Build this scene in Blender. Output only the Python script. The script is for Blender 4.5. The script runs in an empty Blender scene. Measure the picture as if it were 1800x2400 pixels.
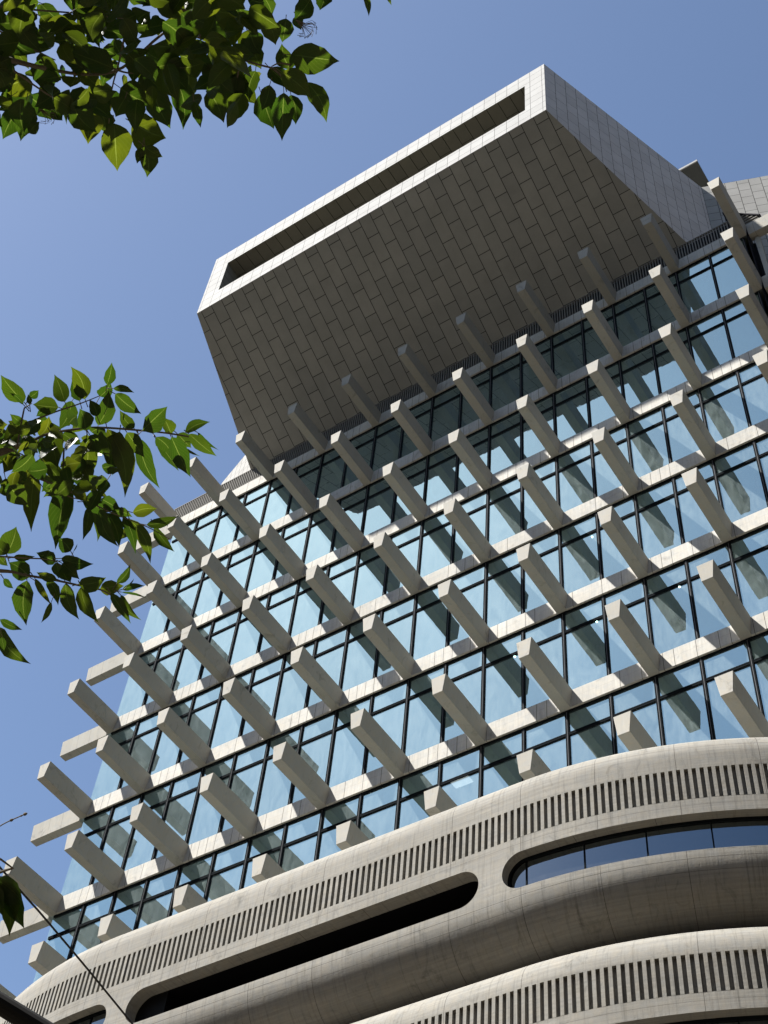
import bpy, bmesh, math, random
from mathutils import Vector, Matrix
random.seed(7)
R = math.radians
col = bpy.context.scene.collection
S = bpy.context.scene

# ------------------------------------------------------------------ camera
GZ = 52.2                                   # height of the tower's top floor edge above the ground
RT = ((0.8326, 0.5490, 0.0729), (-0.4047, 0.6931, -0.5965), (-0.3781, 0.4672, 0.7993))
RT = Matrix(RT)
CX = Vector(RT[0]).normalized()
CF = Vector(RT[2]); CF = (CF - CX * CF.dot(CX)).normalized()
CD = CF.cross(CX)                           # image down
FPX = 3353.6
CAM = Vector((32.043, -25.215, -50.622 + GZ))
cd = bpy.data.cameras.new("camera"); cam = bpy.data.objects.new("camera", cd); col.objects.link(cam)
m = Matrix((CX, -CD, -CF)).transposed().to_4x4(); m.translation = CAM
cam.matrix_world = m
cd.sensor_fit = 'HORIZONTAL'; cd.sensor_width = 36.0; cd.lens = 36.0 * FPX / 1800.0
cd.clip_start = 0.05; cd.clip_end = 6000
S.camera = cam

# ------------------------------------------------------------------ light
SUN = Vector((-1.008, -1.0, 2.1)).normalized()
elev = math.asin(SUN.z); azim = math.atan2(SUN.x, SUN.y)
w = bpy.data.worlds.new("World"); S.world = w; w.use_nodes = True
nt = w.node_tree; nt.nodes.clear()
o = nt.nodes.new('ShaderNodeOutputWorld'); bg = nt.nodes.new('ShaderNodeBackground')
sk = nt.nodes.new('ShaderNodeTexSky'); sk.sky_type = 'NISHITA'; sk.sun_disc = False
sk.sun_elevation = elev; sk.sun_rotation = azim % (2 * math.pi)
sk.air_density = 1.0; sk.dust_density = 0.7; sk.ozone_density = 1.9; sk.altitude = 0
bg.inputs['Strength'].default_value = 0.052
nt.links.new(sk.outputs[0], bg.inputs['Color']); nt.links.new(bg.outputs[0], o.inputs['Surface'])
sd = bpy.data.lights.new("sun", 'SUN'); so = bpy.data.objects.new("sun", sd); col.objects.link(so)
sd.energy = 5.0; sd.angle = R(0.53); sd.color = (1.0, 0.965, 0.905)
so.location = (0, -60, 120); so.rotation_euler = (-SUN).to_track_quat('-Z', 'Y').to_euler()
S.view_settings.view_transform = 'Standard'; S.view_settings.look = 'None'
S.view_settings.exposure = 1.70; S.view_settings.gamma = 1.0
S.render.engine = 'CYCLES'
S.cycles.max_bounces = 8; S.cycles.transparent_max_bounces = 16

# ------------------------------------------------------------------ helpers
def tag(ob, label=None, cat=None, group=None, kind=None):
    if label: ob['label'] = label
    if cat: ob['category'] = cat
    if group: ob['group'] = group
    if kind: ob['kind'] = kind
    return ob

def empty(name, loc):
    e = bpy.data.objects.new(name, None); col.objects.link(e); e.location = loc; return e

class MB:
    """collects faces with uv in metres and builds one mesh object"""
    def __init__(s): s.v = []; s.f = []; s.uv = []; s.mi = []; s.sm = []
    def face(s, pts, uv=None, mi=0, smooth=False):
        i = len(s.v); s.v += [tuple(p) for p in pts]; s.f.append(tuple(range(i, i + len(pts))))
        if uv is None:
            P = [Vector(p) for p in pts]
            n = (P[1] - P[0]).cross(P[2] - P[0])
            if len(P) > 3 and n.length < 1e-9: n = (P[2] - P[1]).cross(P[3] - P[1])
            a = [abs(c) for c in n]
            if a[2] >= a[0] and a[2] >= a[1]: uv = [(p.x, p.y) for p in P]
            elif a[1] >= a[0]: uv = [(p.x, p.z) for p in P]
            else: uv = [(p.y, p.z) for p in P]
        s.uv.append(uv); s.mi.append(mi); s.sm.append(smooth)
    def hexa(s, b, t, mi=0, uvs=None):
        """b: four bottom points counter-clockwise seen from above, t: four top points"""
        s.face([b[3], b[2], b[1], b[0]], mi=mi); s.face(t, mi=mi)
        for k in range(4):
            j = (k + 1) % 4
            s.face([b[k], b[j], t[j], t[k]], mi=mi)
    def box(s, x0, x1, y0, y1, z0, z1, mi=0):
        b = [(x0, y0, z0), (x1, y0, z0), (x1, y1, z0), (x0, y1, z0)]
        s.hexa(b, [(x, y, z1) for x, y, z in b], mi)
    def build(s, name, mats, parent=None, weld=False):
        me = bpy.data.meshes.new(name)
        me.from_pydata(s.v, [], s.f); me.update()
        ul = me.uv_layers.new(name='UVMap')
        k = 0
        for fi, u in enumerate(s.uv):
            for c in u:
                ul.data[k].uv = (c[0], c[1]); k += 1
        me.polygons.foreach_set('material_index', s.mi)
        me.polygons.foreach_set('use_smooth', s.sm)
        if not isinstance(mats, (list, tuple)): mats = [mats]
        for mm in mats: me.materials.append(mm)
        if weld:
            bm = bmesh.new(); bm.from_mesh(me)
            bmesh.ops.remove_doubles(bm, verts=bm.verts, dist=0.0005)
            for e_ in bm.edges:
                if len(e_.link_faces) == 2 and e_.calc_face_angle(0) > .45: e_.smooth = False
            for f_ in bm.faces: f_.smooth = True
            bm.to_mesh(me); bm.free()
        ob = bpy.data.objects.new(name, me); col.objects.link(ob)
        if parent: ob.parent = parent
        return ob

# ------------------------------------------------------------------ materials
def newmat(name):
    m = bpy.data.materials.new(name); m.use_nodes = True
    t = m.node_tree; t.nodes.clear()
    out = t.nodes.new('ShaderNodeOutputMaterial')
    return m, t, out

class NT:
    def __init__(s, t): s.t = t
    def n(s, ty, **kw):
        x = s.t.nodes.new(ty)
        for k, v in kw.items(): setattr(x, k, v)
        return x
    def l(s, a, b): s.t.links.new(a, b)
    def math(s, op, a, b=None, clamp=False):
        x = s.n('ShaderNodeMath', operation=op, use_clamp=clamp)
        for i, v in enumerate((a, b)):
            if v is None: continue
            if isinstance(v, (int, float)): x.inputs[i].default_value = v
            else: s.l(v, x.inputs[i])
        return x.outputs[0]
    def noise(s, vec, scale, detail=4, rough=.55, dist=0):
        x = s.n('ShaderNodeTexNoise'); x.inputs['Scale'].default_value = scale
        x.inputs['Detail'].default_value = detail; x.inputs['Roughness'].default_value = rough
        x.inputs['Distortion'].default_value = dist
        s.l(vec, x.inputs['Vector']); return x.outputs['Fac']
    def mapr(s, v, a, b, c, d):
        x = s.n('ShaderNodeMapRange'); s.l(v, x.inputs[0])
        for i, q in enumerate((a, b, c, d)): x.inputs[i + 1].default_value = q
        return x.outputs[0]
    def mapping(s, vec, scale=(1, 1, 1), loc=(0, 0, 0)):
        x = s.n('ShaderNodeMapping'); s.l(vec, x.inputs[0])
        x.inputs['Scale'].default_value = scale; x.inputs['Location'].default_value = loc
        return x.outputs[0]
    def mixc(s, f, a, b, bt='MIX'):
        x = s.n('ShaderNodeMix', data_type='RGBA', blend_type=bt)
        if isinstance(f, (int, float)): x.inputs[0].default_value = f
        else: s.l(f, x.inputs[0])
        for i, v in ((6, a), (7, b)):
            if isinstance(v, tuple): x.inputs[i].default_value = (*v, 1)
            else: s.l(v, x.inputs[i])
        return x.outputs[2]

def joint(N, coord, pitch, off, half):
    """1 on a thin line every pitch metres"""
    a = N.math('ADD', coord, off + 1000 * pitch)
    a = N.math('DIVIDE', a, pitch)
    a = N.math('FRACT', a)
    a = N.math('SUBTRACT', a, .5); a = N.math('ABSOLUTE', a)
    return N.math('GREATER_THAN', a, .5 - half / pitch)

def concrete(name, base, ju=None, jv_list=None, var=.16, streak=.5, warm=(1.0, .96, .90), jdark=.45, drop=.35, hb=0.0):
    m, t, out = newmat(name); N = NT(t)
    uv = N.n('ShaderNodeUVMap'); uv.uv_map = 'UVMap'
    oi = N.n('ShaderNodeObjectInfo')
    tc = N.n('ShaderNodeTexCoord')
    add = N.n('ShaderNodeVectorMath', operation='ADD'); N.l(tc.outputs['Object'], add.inputs[0])
    rnd = N.math('MULTIPLY', oi.outputs['Random'], 40.0)
    cmb = N.n('ShaderNodeCombineXYZ'); N.l(rnd, cmb.inputs[0]); N.l(rnd, cmb.inputs[2]); N.l(cmb.outputs[0], add.inputs[1])
    P = add.outputs[0]
    big = N.noise(P, .9, 6, .6); mid = N.noise(P, 5, 5, .6, .6); fine = N.noise(P, 38, 3, .6)
    stv = N.noise(N.mapping(P, (9, 9, .8)), 1.6, 5, .65)
    brd = N.noise(N.mapping(P, (22, 22, .35)), 1.0, 2, .5)
    patch = N.noise(N.mapping(P, (1.1, 1.1, .7)), 1.7, 4, .7, 1.4)
    f = N.math('ADD', N.math('MULTIPLY', big, .9), N.math('MULTIPLY', mid, .8))
    f = N.math('ADD', f, N.math('MULTIPLY', stv, streak))
    f = N.math('ADD', f, N.math('MULTIPLY', fine, .35))
    f = N.math('ADD', f, N.math('MULTIPLY', brd, .35))
    tot = (.9 + .8 + streak + .35 + .35) / 2
    f = N.math('SUBTRACT', f, tot)
    val = N.math('ADD', N.math('MULTIPLY', f, var * 2.2), 1.0)
    dirt = N.mapr(patch, .58, .74, 0, .32)
    val = N.math('MULTIPLY', val, N.math('SUBTRACT', 1.0, dirt))
    if hb:
        hbn = N.noise(N.mapping(uv.outputs[0], (.5, 16, 1)), 1.0, 4, .7)
        vs = N.noise(N.mapping(uv.outputs[0], (11, .55, 1)), 1.0, 5, .7, .3)
        val = N.math('MULTIPLY', val, N.mapr(hbn, .3, .7, 1 - hb, 1 + hb * .6))
        val = N.math('MULTIPLY', val, N.mapr(vs, .52, .75, 1.0, 1 - hb * 2.2))
    sx = N.n('ShaderNodeSeparateXYZ'); N.l(uv.outputs[0], sx.inputs[0])
    J = None
    if ju:
        pitch, off, half = ju
        j = joint(N, sx.outputs[0], pitch, off, half)
        cell = N.math('FLOOR', N.math('DIVIDE', N.math('ADD', sx.outputs[0], off + 1000 * pitch + pitch * .5), pitch))
        wn = N.n('ShaderNodeTexWhiteNoise', noise_dimensions='2D')
        cb = N.n('ShaderNodeCombineXYZ'); N.l(cell, cb.inputs[0]); N.l(N.math('MULTIPLY', oi.outputs['Random'], 99.0), cb.inputs[1])
        N.l(cb.outputs[0], wn.inputs['Vector'])
        keep = N.math('GREATER_THAN', wn.outputs['Value'], drop)
        J = N.math('MULTIPLY', j, keep)
        tone = N.mapr(wn.outputs['Value'], 0, 1, .95, 1.04)
        val = N.math('MULTIPLY', val, tone)
    for (z, half, strn) in (jv_list or []):
        a = N.math('ABSOLUTE', N.math('SUBTRACT', sx.outputs[1], z))
        a = N.math('MULTIPLY', N.math('LESS_THAN', a, half), strn)
        J = a if J is None else N.math('MAXIMUM', J, a)
    val = N.math('MULTIPLY', val, N.mapr(oi.outputs['Random'], 0, 1, .94, 1.07))
    hue = N.mixc(N.mapr(mid, .35, .65, 0, 1), (1, 1, 1), warm)
    c = N.mixc(1.0, hue, (base[0], base[1], base[2]), 'MULTIPLY')
    vv = N.n('ShaderNodeVectorMath', operation='SCALE'); N.l(c, vv.inputs[0]); N.l(val, vv.inputs[3])
    cc = vv.outputs[0]
    if J is not None:
        cc2 = N.mixc(N.math('MULTIPLY', J, 1 - jdark), cc, (.05, .045, .04))
        cc = cc2
    b = N.n('ShaderNodeBsdfPrincipled'); N.l(cc, b.inputs['Base Color'])
    b.inputs['Roughness'].default_value = .92; b.inputs['Specular IOR Level'].default_value = .12
    bp = N.n('ShaderNodeBump'); bp.inputs['Strength'].default_value = .35; bp.inputs['Distance'].default_value = .012
    h = N.math('ADD', N.math('MULTIPLY', fine, .5), N.math('ADD', N.math('MULTIPLY', mid, .8), N.math('MULTIPLY', brd, .7)))
    if J is not None: h = N.math('SUBTRACT', h, N.math('MULTIPLY', J, .6))
    N.l(h, bp.inputs['Height']); N.l(bp.outputs[0], b.inputs['Normal'])
    N.l(b.outputs[0], out.inputs[0])
    return m

def panels(name, c1, c2, bw, bh, offset, mortar=.011, spec=.08, rough=.85, swap=False, mcol=(.03, .03, .028)):
    m, t, out = newmat(name); N = NT(t)
    uv = N.n('ShaderNodeUVMap'); uv.uv_map = 'UVMap'
    vec = uv.outputs[0]
    if swap:
        sx = N.n('ShaderNodeSeparateXYZ'); N.l(vec, sx.inputs[0]); cb = N.n('ShaderNodeCombineXYZ')
        N.l(sx.outputs[1], cb.inputs[0]); N.l(sx.outputs[0], cb.inputs[1]); vec = cb.outputs[0]
    br = N.n('ShaderNodeTexBrick', offset=offset, offset_frequency=2)
    N.l(vec, br.inputs['Vector'])
    br.inputs['Color1'].default_value = (*c1, 1); br.inputs['Color2'].default_value = (*c2, 1)
    br.inputs['Mortar'].default_value = (*mcol, 1); br.inputs['Scale'].default_value = 1
    br.inputs['Mortar Size'].default_value = mortar; br.inputs['Mortar Smooth'].default_value = .1
    br.inputs['Brick Width'].default_value = bw; br.inputs['Row Height'].default_value = bh
    br.inputs['Bias'].default_value = 0
    tc = N.n('ShaderNodeTexCoord')
    st = N.noise(N.mapping(tc.outputs['Object'], (1, 1, 1)), 1.1, 5, .6)
    fi = N.noise(tc.outputs['Object'], 14, 4, .6)
    sv = N.math('ADD', N.mapr(st, .3, .7, .92, 1.06), N.math('MULTIPLY', N.math('SUBTRACT', fi, .5), .14))
    v = N.n('ShaderNodeVectorMath', operation='SCALE'); N.l(br.outputs['Color'], v.inputs[0]); N.l(sv, v.inputs[3])
    b = N.n('ShaderNodeBsdfPrincipled'); N.l(v.outputs[0], b.inputs['Base Color'])
    b.inputs['Roughness'].default_value = rough; b.inputs['Specular IOR Level'].default_value = spec
    bp = N.n('ShaderNodeBump', invert=True); bp.inputs['Strength'].default_value = .8; bp.inputs['Distance'].default_value = .015
    N.l(br.outputs['Fac'], bp.inputs['Height']); N.l(bp.outputs[0], b.inputs['Normal'])
    N.l(b.outputs[0], out.inputs[0]); return m

def plain(name, c, rough=.5, metal=0, spec=.4, var=.08, scale=6):
    m, t, out = newmat(name); N = NT(t)
    tc = N.n('ShaderNodeTexCoord'); f = N.noise(tc.outputs['Object'], scale, 4, .6)
    v = N.n('ShaderNodeVectorMath', operation='SCALE'); v.inputs[0].default_value = c
    N.l(N.mapr(f, .3, .7, 1 - var, 1 + var), v.inputs[3])
    b = N.n('ShaderNodeBsdfPrincipled'); N.l(v.outputs[0], b.inputs['Base Color'])
    b.inputs['Roughness'].default_value = rough; b.inputs['Metallic'].default_value = metal
    b.inputs['Specular IOR Level'].default_value = spec
    N.l(b.outputs[0], out.inputs[0]); return m

def glass(name, tint, refl, trans, dustc, dust, wave=.05):
    """coated facade glass: mirror coating over tinted pane with a film of dust"""
    m, t, out = newmat(name); N = NT(t)
    geo = N.n('ShaderNodeNewGeometry'); P = geo.outputs['Position']
    gl = N.n('ShaderNodeBsdfGlossy'); gl.inputs['Color'].default_value = (*tint, 1); gl.inputs['Roughness'].default_value = 0.0
    bp = N.n('ShaderNodeBump'); bp.inputs['Strength'].default_value = wave; bp.inputs['Distance'].default_value = .05
    N.l(N.math('ADD', N.noise(P, .9, 2, .5), N.math('MULTIPLY', N.noise(P, 5, 2, .5), .12)), bp.inputs['Height']); N.l(bp.outputs[0], gl.inputs['Normal'])
    oi = N.n('ShaderNodeObjectInfo'); tv = N.n('ShaderNodeVectorMath', operation='SCALE'); tv.inputs[0].default_value = tint
    N.l(N.mapr(oi.outputs['Random'], 0, 1, .93, 1.04), tv.inputs[3]); N.l(tv.outputs[0], gl.inputs['Color'])
    tr = N.n('ShaderNodeBsdfTransparent'); tr.inputs['Color'].default_value = (*trans, 1)
    lw = N.n('ShaderNodeLayerWeight'); lw.inputs['Blend'].default_value = .35
    fac = N.mapr(lw.outputs['Fresnel'], 0, 1, refl, 1.0)
    m1 = N.n('ShaderNodeMixShader'); N.l(fac, m1.inputs[0]); N.l(tr.outputs[0], m1.inputs[1]); N.l(gl.outputs[0], m1.inputs[2])
    df = N.n('ShaderNodeBsdfDiffuse'); df.inputs['Color'].default_value = (*dustc, 1)
    d1 = N.noise(N.mapping(P, (1, 1, .35)), 2.2, 7, .68, 1.5)
    d2 = N.noise(N.mapping(P, (7, 7, 1.2)), 2.0, 5, .7)
    d = N.math('ADD', N.mapr(d1, .3, .75, .4, 1.7), N.mapr(d2, .35, .7, -.2, .35))
    d = N.math('MULTIPLY', d, dust)
    m2 = N.n('ShaderNodeMixShader'); N.l(d, m2.inputs[0]); N.l(m1.outputs[0], m2.inputs[1]); N.l(df.outputs[0], m2.inputs[2])
    N.l(m2.outputs[0], out.inputs[0]); return m

M = {}
M['fin'] = concrete('board_marked_concrete', (.295, .288, .266), None, None, var=.11, streak=.55)
M['band'] = concrete('spandrel_concrete', (.375, .37, .35), (.3300, .12, .009), [(-.30, .004, .35)], var=.22, streak=1.1, drop=.4, jdark=.15)
M['beam'] = concrete('beam_concrete', (.345, .338, .312), (.62, .2, .006), None, var=.12, streak=.7, drop=.3)
PJ = [(-30.36, .007, .5), (-31.72, .007, .8), (-32.0, .007, .55), (-28.72, .008, .45), (-28.52, .006, .4)]
PJ2 = PJ[:]

M['podium'] = concrete('podium_concrete', (.224, .219, .203), (1.75, -.9, .006), PJ2, var=.15, streak=.45, drop=.15, jdark=.2, hb=.18)
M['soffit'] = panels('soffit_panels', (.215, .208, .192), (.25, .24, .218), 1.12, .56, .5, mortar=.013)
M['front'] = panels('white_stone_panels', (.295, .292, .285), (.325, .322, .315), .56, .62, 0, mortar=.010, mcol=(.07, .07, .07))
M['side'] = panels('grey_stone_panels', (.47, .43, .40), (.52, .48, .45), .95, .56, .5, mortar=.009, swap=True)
M['wall'] = panels('parapet_panels', (.245, .24, .228), (.275, .27, .258), .68, .50, .5, mortar=.012, swap=True)
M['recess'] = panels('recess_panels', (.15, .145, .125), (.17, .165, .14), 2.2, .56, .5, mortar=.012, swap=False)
M['glass'] = glass('coated_glass', (.475, .715, .77), .60, (.28, .40, .38), (.60, .73, .74), .075)
M['podglass'] = glass('dark_tinted_glass', (.30, .36, .40), .55, (.12, .14, .16), (.5, .5, .5), .02, .005)
M['black'] = plain('black_anodised_frame', (.008, .010, .012), .95, 0, .02)
M['alu'] = plain('grey_aluminium', (.11, .11, .115), .9, .0, .03)
M['slab'] = plain('interior_ceiling', (.13, .15, .14), .8)
M['core'] = plain('interior_wall', (.10, .12, .12), .8)
M['void'] = plain('painted_dark_void', (.0025, .0025, .003), .9, 0, .05)  # near-black colour paints in the darkness of the deep gallery opening
M['louvre'] = plain('grey_louvre_metal', (.15, .145, .135), .9, 0, .05)
M['louvreback'] = plain('louvre_backing', (.02, .02, .023), .95, 0, .03)
M['metaldark'] = plain('dark_painted_steel', (.007, .007, .007), .7, 0, .1)
M['roof'] = plain('dark_canopy_metal', (.035, .038, .035), .6)
M['cable'] = plain('black_cable', (.008, .008, .008), .6)
M['bark'] = plain('bark', (.085, .07, .05), .85, 0, .2, .35, 30)
M['trim'] = plain('pale_metal_trim', (.22, .22, .22), .85, 0, .08)
lm, t, out = newmat('ceiling_lamp'); e = t.nodes.new('ShaderNodeEmission'); e.inputs[0].default_value = (.9, 1, .95, 1); e.inputs[1].default_value = 9
t.links.new(e.outputs[0], out.inputs[0]); M['lamp'] = lm

lm, t, out = newmat('office_light'); e = t.nodes.new('ShaderNodeEmission'); e.inputs[0].default_value = (1, .82, .86, 1); e.inputs[1].default_value = .75
t.links.new(e.outputs[0], out.inputs[0]); M['panel'] = lm

def leafmat(name, base, tr, yel):
    m, t, out = newmat(name); N = NT(t)
    geo = N.n('ShaderNodeNewGeometry')
    r = geo.outputs['Random Per Island']
    tc = N.n('ShaderNodeTexCoord'); nz = N.noise(tc.outputs['Object'], 28, 4, .6)
    c = N.mixc(r, base, tuple(x * 1.5 for x in base))
    c = N.mixc(N.mapr(nz, .45, .75, 0, .3), c, (.10, .10, .02))
    tcx = N.mixc(N.math('POWER', r, 1.6), tr, yel)
    tcx = N.mixc(N.mapr(nz, .3, .75, 0, .45), tcx, (tr[0] * .5, tr[1] * .5, tr[2]))
    uv = N.n('ShaderNodeUVMap'); uv.uv_map = 'UVMap'; sx = N.n('ShaderNodeSeparateXYZ'); N.l(uv.outputs[0], sx.inputs[0])
    ax = N.math('ABSOLUTE', N.math('SUBTRACT', sx.outputs[0], .5))
    mid = N.math('LESS_THAN', ax, .022)
    # side veins running obliquely from the midrib
    vv = N.math('ADD', N.math('MULTIPLY', sx.outputs[1], 9.0), N.math('MULTIPLY', ax, -7.0))
    vn = N.math('GREATER_THAN', N.math('ABSOLUTE', N.math('SUBTRACT', N.math('FRACT', N.math('ADD', vv, 20.0)), .5)), .46)
    vein = N.math('MAXIMUM', mid, N.math('MULTIPLY', vn, .35))
    tcx = N.mixc(N.math('MULTIPLY', vein, .28), tcx, (.35, .42, .08))
    b = N.n('ShaderNodeBsdfPrincipled'); N.l(c, b.inputs['Base Color']); b.inputs['Roughness'].default_value = .48
    b.inputs['Specular IOR Level'].default_value = .22
    bp = N.n('ShaderNodeBump'); bp.inputs['Strength'].default_value = .4; bp.inputs['Distance'].default_value = .002
    N.l(vein, bp.inputs['Height']); N.l(bp.outputs[0], b.inputs['Normal'])
    tl = N.n('ShaderNodeBsdfTranslucent'); N.l(tcx, tl.inputs[0])
    mx = N.n('ShaderNodeMixShader'); mx.inputs[0].default_value = .42
    N.l(b.outputs[0], mx.inputs[1]); N.l(tl.outputs[0], mx.inputs[2]); N.l(mx.outputs[0], out.inputs[0])
    return m
M['leaf'] = leafmat('leaf_green', (.014, .027, .006), (.027, .064, .003), (.105, .122, .004))

# ------------------------------------------------------------------ ground
g = MB(); g.box(-1500, 1500, -1500, 1500, -.5, 0)
def pavemat():
    return panels('paving_stone', (.092, .078, .058), (.105, .088, .064), .8, .4, .5, .008)
gr = g.build('ground', pavemat()); tag(gr, kind='structure')

# unseen blocks added behind and beside the viewpoint, to close off the low sky
nb = panels('sky_block_facade', (.16, .15, .135), (.19, .175, .155), 3.2, 3.4, 0, mortar=.9, mcol=(.035, .04, .045), rough=.5)
def add_sky_block(x0, x1, y0, y1, h, label):
    root = empty('sky_block', ((x0 + x1) / 2, (y0 + y1) / 2, 0)); tag(root, label, 'building', 'unseen blocks added to close off the low sky')
    cx, cy = (x0 + x1) / 2, (y0 + y1) / 2
    g_ = MB(); g_.box(x0 - cx, x1 - cx, y0 - cy, y1 - cy, 0, h); g_.build('wall', nb, root)
    g_ = MB(); g_.box(x0 - cx - .3, x1 - cx + .3, y0 - cy - .3, y1 - cy + .3, h, h + 1.1); g_.build('roof', nb, root)
add_sky_block(-40, -4, -85, -62, 45, 'low unseen block added to close off the sky, far left behind the viewer')
add_sky_block(0, 30, -88, -62, 52, 'mid height unseen block added to close off the sky, directly behind the viewer')
add_sky_block(34, 70, -88, -60, 58, 'tall unseen block added to close off the sky, behind the viewer on the right')
add_sky_block(62, 90, -44, -6, 72, 'tall unseen block added to close off the sky on the right hand side')
add_sky_block(60, 95, -2, 44, 78, 'tallest unseen block added to close off the sky, beside the podium on the right')
add_sky_block(-75, -45, -40, 10, 44, 'low unseen block added to close off the sky on the left hand side')
add_sky_block(-70, -36, 16, 60, 50, 'unseen block added to close off the sky beyond the left end of the podium')

# ------------------------------------------------------------------ the building
B = empty('office_building', (0, 0, GZ))
tag(B, 'concrete tower with projecting beams, blue glass, curved podium and tiled rooftop box', 'building')

XF = [0, 2.6684, 5.3499, 8.1101, 10.8519, 13.6406, 16.4134, 19.1835, 21.9155, 24.6056, 27.3715]
ZR = [0, -4.2466, -8.4412, -12.6, -16.787, -20.983, -25.2, -29.4]
L = 2.2776; WT = .4833; WB = .3237; H = .6735; GY = .119
XC = [x - WT / 2 for x in XF]

# fins: tapered section, wide on top
def fin_mesh():
    mb = MB(); c = .006
    d = (WT - WB) / 2
    def ring(y, k=0):
        return [(-WB / 2 + k, y, -H + k), (WB / 2 - k, y, -H + k), (WT / 2 - k, y, -k), (-WT / 2 + k, y, -k)]
    yb = .06
    r0 = ring(-L, c * 1.4); r1 = ring(-L + c * 1.4); r2 = ring(yb)
    mb.face(r0)
    for a, b in ((r0, r1), (r1, r2)):
        for k in range(4):
            j = (k + 1) % 4
            mb.face([a[j], a[k], b[k], b[j]], [(p[1], p[2]) if k % 2 else (p[1], p[0]) for p in (a[j], a[k], b[k], b[j])])
    mb.face([r2[3], r2[2], r2[1], r2[0]])
    return mb
proto = fin_mesh().build('fin', M['fin'], B); proto.location = (XC[0], 0, ZR[0])
first = True
for r, z in enumerate(ZR):
    for c_, x in enumerate(XC):
        if r == 7 and c_ > 2: continue
        if first: first = False; continue
        f = proto.copy(); col.objects.link(f); f.parent = B; f.location = (x, 0, z)
# corner beams running sideways from the two corners
cb = None
for r, z in enumerate(ZR):
    for side in (-1, 1):
        if side == 1 and r > 4: continue
        if cb is None:
            cb = fin_mesh().build('corner_beam', M['beam'], B); f = cb
        else:
            f = cb.copy(); col.objects.link(f); f.parent = B
        if side < 0:
            f.rotation_euler = (0, 0, R(-90)); f.location = (-.56, .24, z)
            f.scale = (1, 1.0, 1)
        else:
            f.rotation_euler = (0, 0, R(90)); f.location = (27.43, .24, z)

# spandrel bands between the fins, one per floor
for r, z in enumerate(ZR):
    mb = MB()
    for i in range(10):
        if r == 7 and i > 3: break
        x0 = XC[i] + WT / 2 - .09; x1 = XC[i + 1] - WT / 2 + .09
        # front face between fins set 4 mm behind the fin root, top edge slightly chamfered
        mb.face([(x0, .004, z - H + .004), (x1, .004, z - H + .004), (x1, .004, z - .012), (x0, .004, z - .012)],
                [(x0, -H), (x1, -H), (x1, 0), (x0, 0)])
        mb.face([(x0, .004, z - .012), (x1, .004, z - .012), (x1, .016, z - .001), (x0, .016, z - .001)])
        mb.face([(x0, .016, z - .001), (x1, .016, z - .001), (x1, GY + .02, z - .001), (x0, GY + .02, z - .001)])
        mb.face([(x0, GY + .02, z - H + .004), (x1, GY + .02, z - H + .004), (x1, .004, z - H + .004), (x0, .004, z - H + .004)])
    mb.build('spandrel', M['band'], B)

# windows: frame mesh (head, transom, mullions) > pane
def bar_h(mb, x0, x1, z0, z1, y0, y1):
    h = (z1 - z0); t_ = h * .41
    mb.box(x0, x1, y0, y1, z0, z0 + t_, 0); mb.box(x0, x1, y0, y1, z1 - t_, z1, 0)
    mb.box(x0, x1, y0 + .02, y1, z0 + t_, z1 - t_, 1)
def bar_v(mb, xc, z0, z1, y0, y1, hw=.05):
    mb.box(xc - hw, xc - hw * .24, y0, y1, z0, z1, 0); mb.box(xc + hw * .24, xc + hw, y0, y1, z0, z1, 0)
    mb.box(xc - hw * .24, xc + hw * .24, y0 + .006, y1, z0, z1, 1)
ROWH = 4.2
frames = []
for i in range(10):
    x0, x1 = XC[i], XC[i + 1]; xm = (x0 + x1) / 2; w_ = x1 - x0
    mb = MB()
    zt, zb = -H - .002, -ROWH - .12
    bar_h(mb, .05, w_ / 2 - .05, -1.62, -1.52, GY - .045, GY - .002)
    bar_h(mb, w_ / 2 + .05, w_ - .05, -1.62, -1.52, GY - .045, GY - .002)
    mb.box(.0, w_, GY - .05, GY - .002, zt - .055, zt, 0)
    bar_v(mb, w_ / 2, zb, zt - .056, GY - .055, GY - .001)
    if i > 0: bar_v(mb, 0, zb, zt - .056, GY - .055, GY - .001)
    if i == 9: bar_v(mb, w_, zb, zt - .056, GY - .055, GY - .001)
    pb = MB()
    xa = -.05 if i == 0 else 0
    pb.face([(xa, GY, zb), (w_ / 2, GY, zb), (w_ / 2, GY, -1.57), (xa, GY, -1.57)])
    pb.face([(w_ / 2, GY, zb), (w_, GY, zb), (w_, GY, -1.57), (w_ / 2, GY, -1.57)])
    pb.face([(xa, GY, -1.57), (w_ / 2, GY, -1.57), (w_ / 2, GY, zt), (xa, GY, zt)])
    pb.face([(w_ / 2, GY, -1.57), (w_, GY, -1.57), (w_, GY, zt), (w_ / 2, GY, zt)])
    fr = mb.build('window', [M['black'], M['alu']], B); fr.location = (x0, 0, 0)
    pn = pb.build('pane', M['glass'], fr)
    for r in range(1, 7):
        f = fr.copy(); col.objects.link(f); f.parent = B; f.location = (x0, 0, ZR[r])
        p = pn.copy(); col.objects.link(p); p.parent = f
# side glazing (returns of the glass box)
mb = MB()
mb.face([(-.29, 14, -29.5), (-.29, GY, -29.5), (-.29, GY, -.05), (-.29, 14, -.05)])
mb.build('side_glazing', M['glass'], B)
mb = MB(); mb.box(27.285, 27.31, GY, 14, -29.5, -.05); mb.build('side_wall_panel', M['louvreback'], B)
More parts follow.
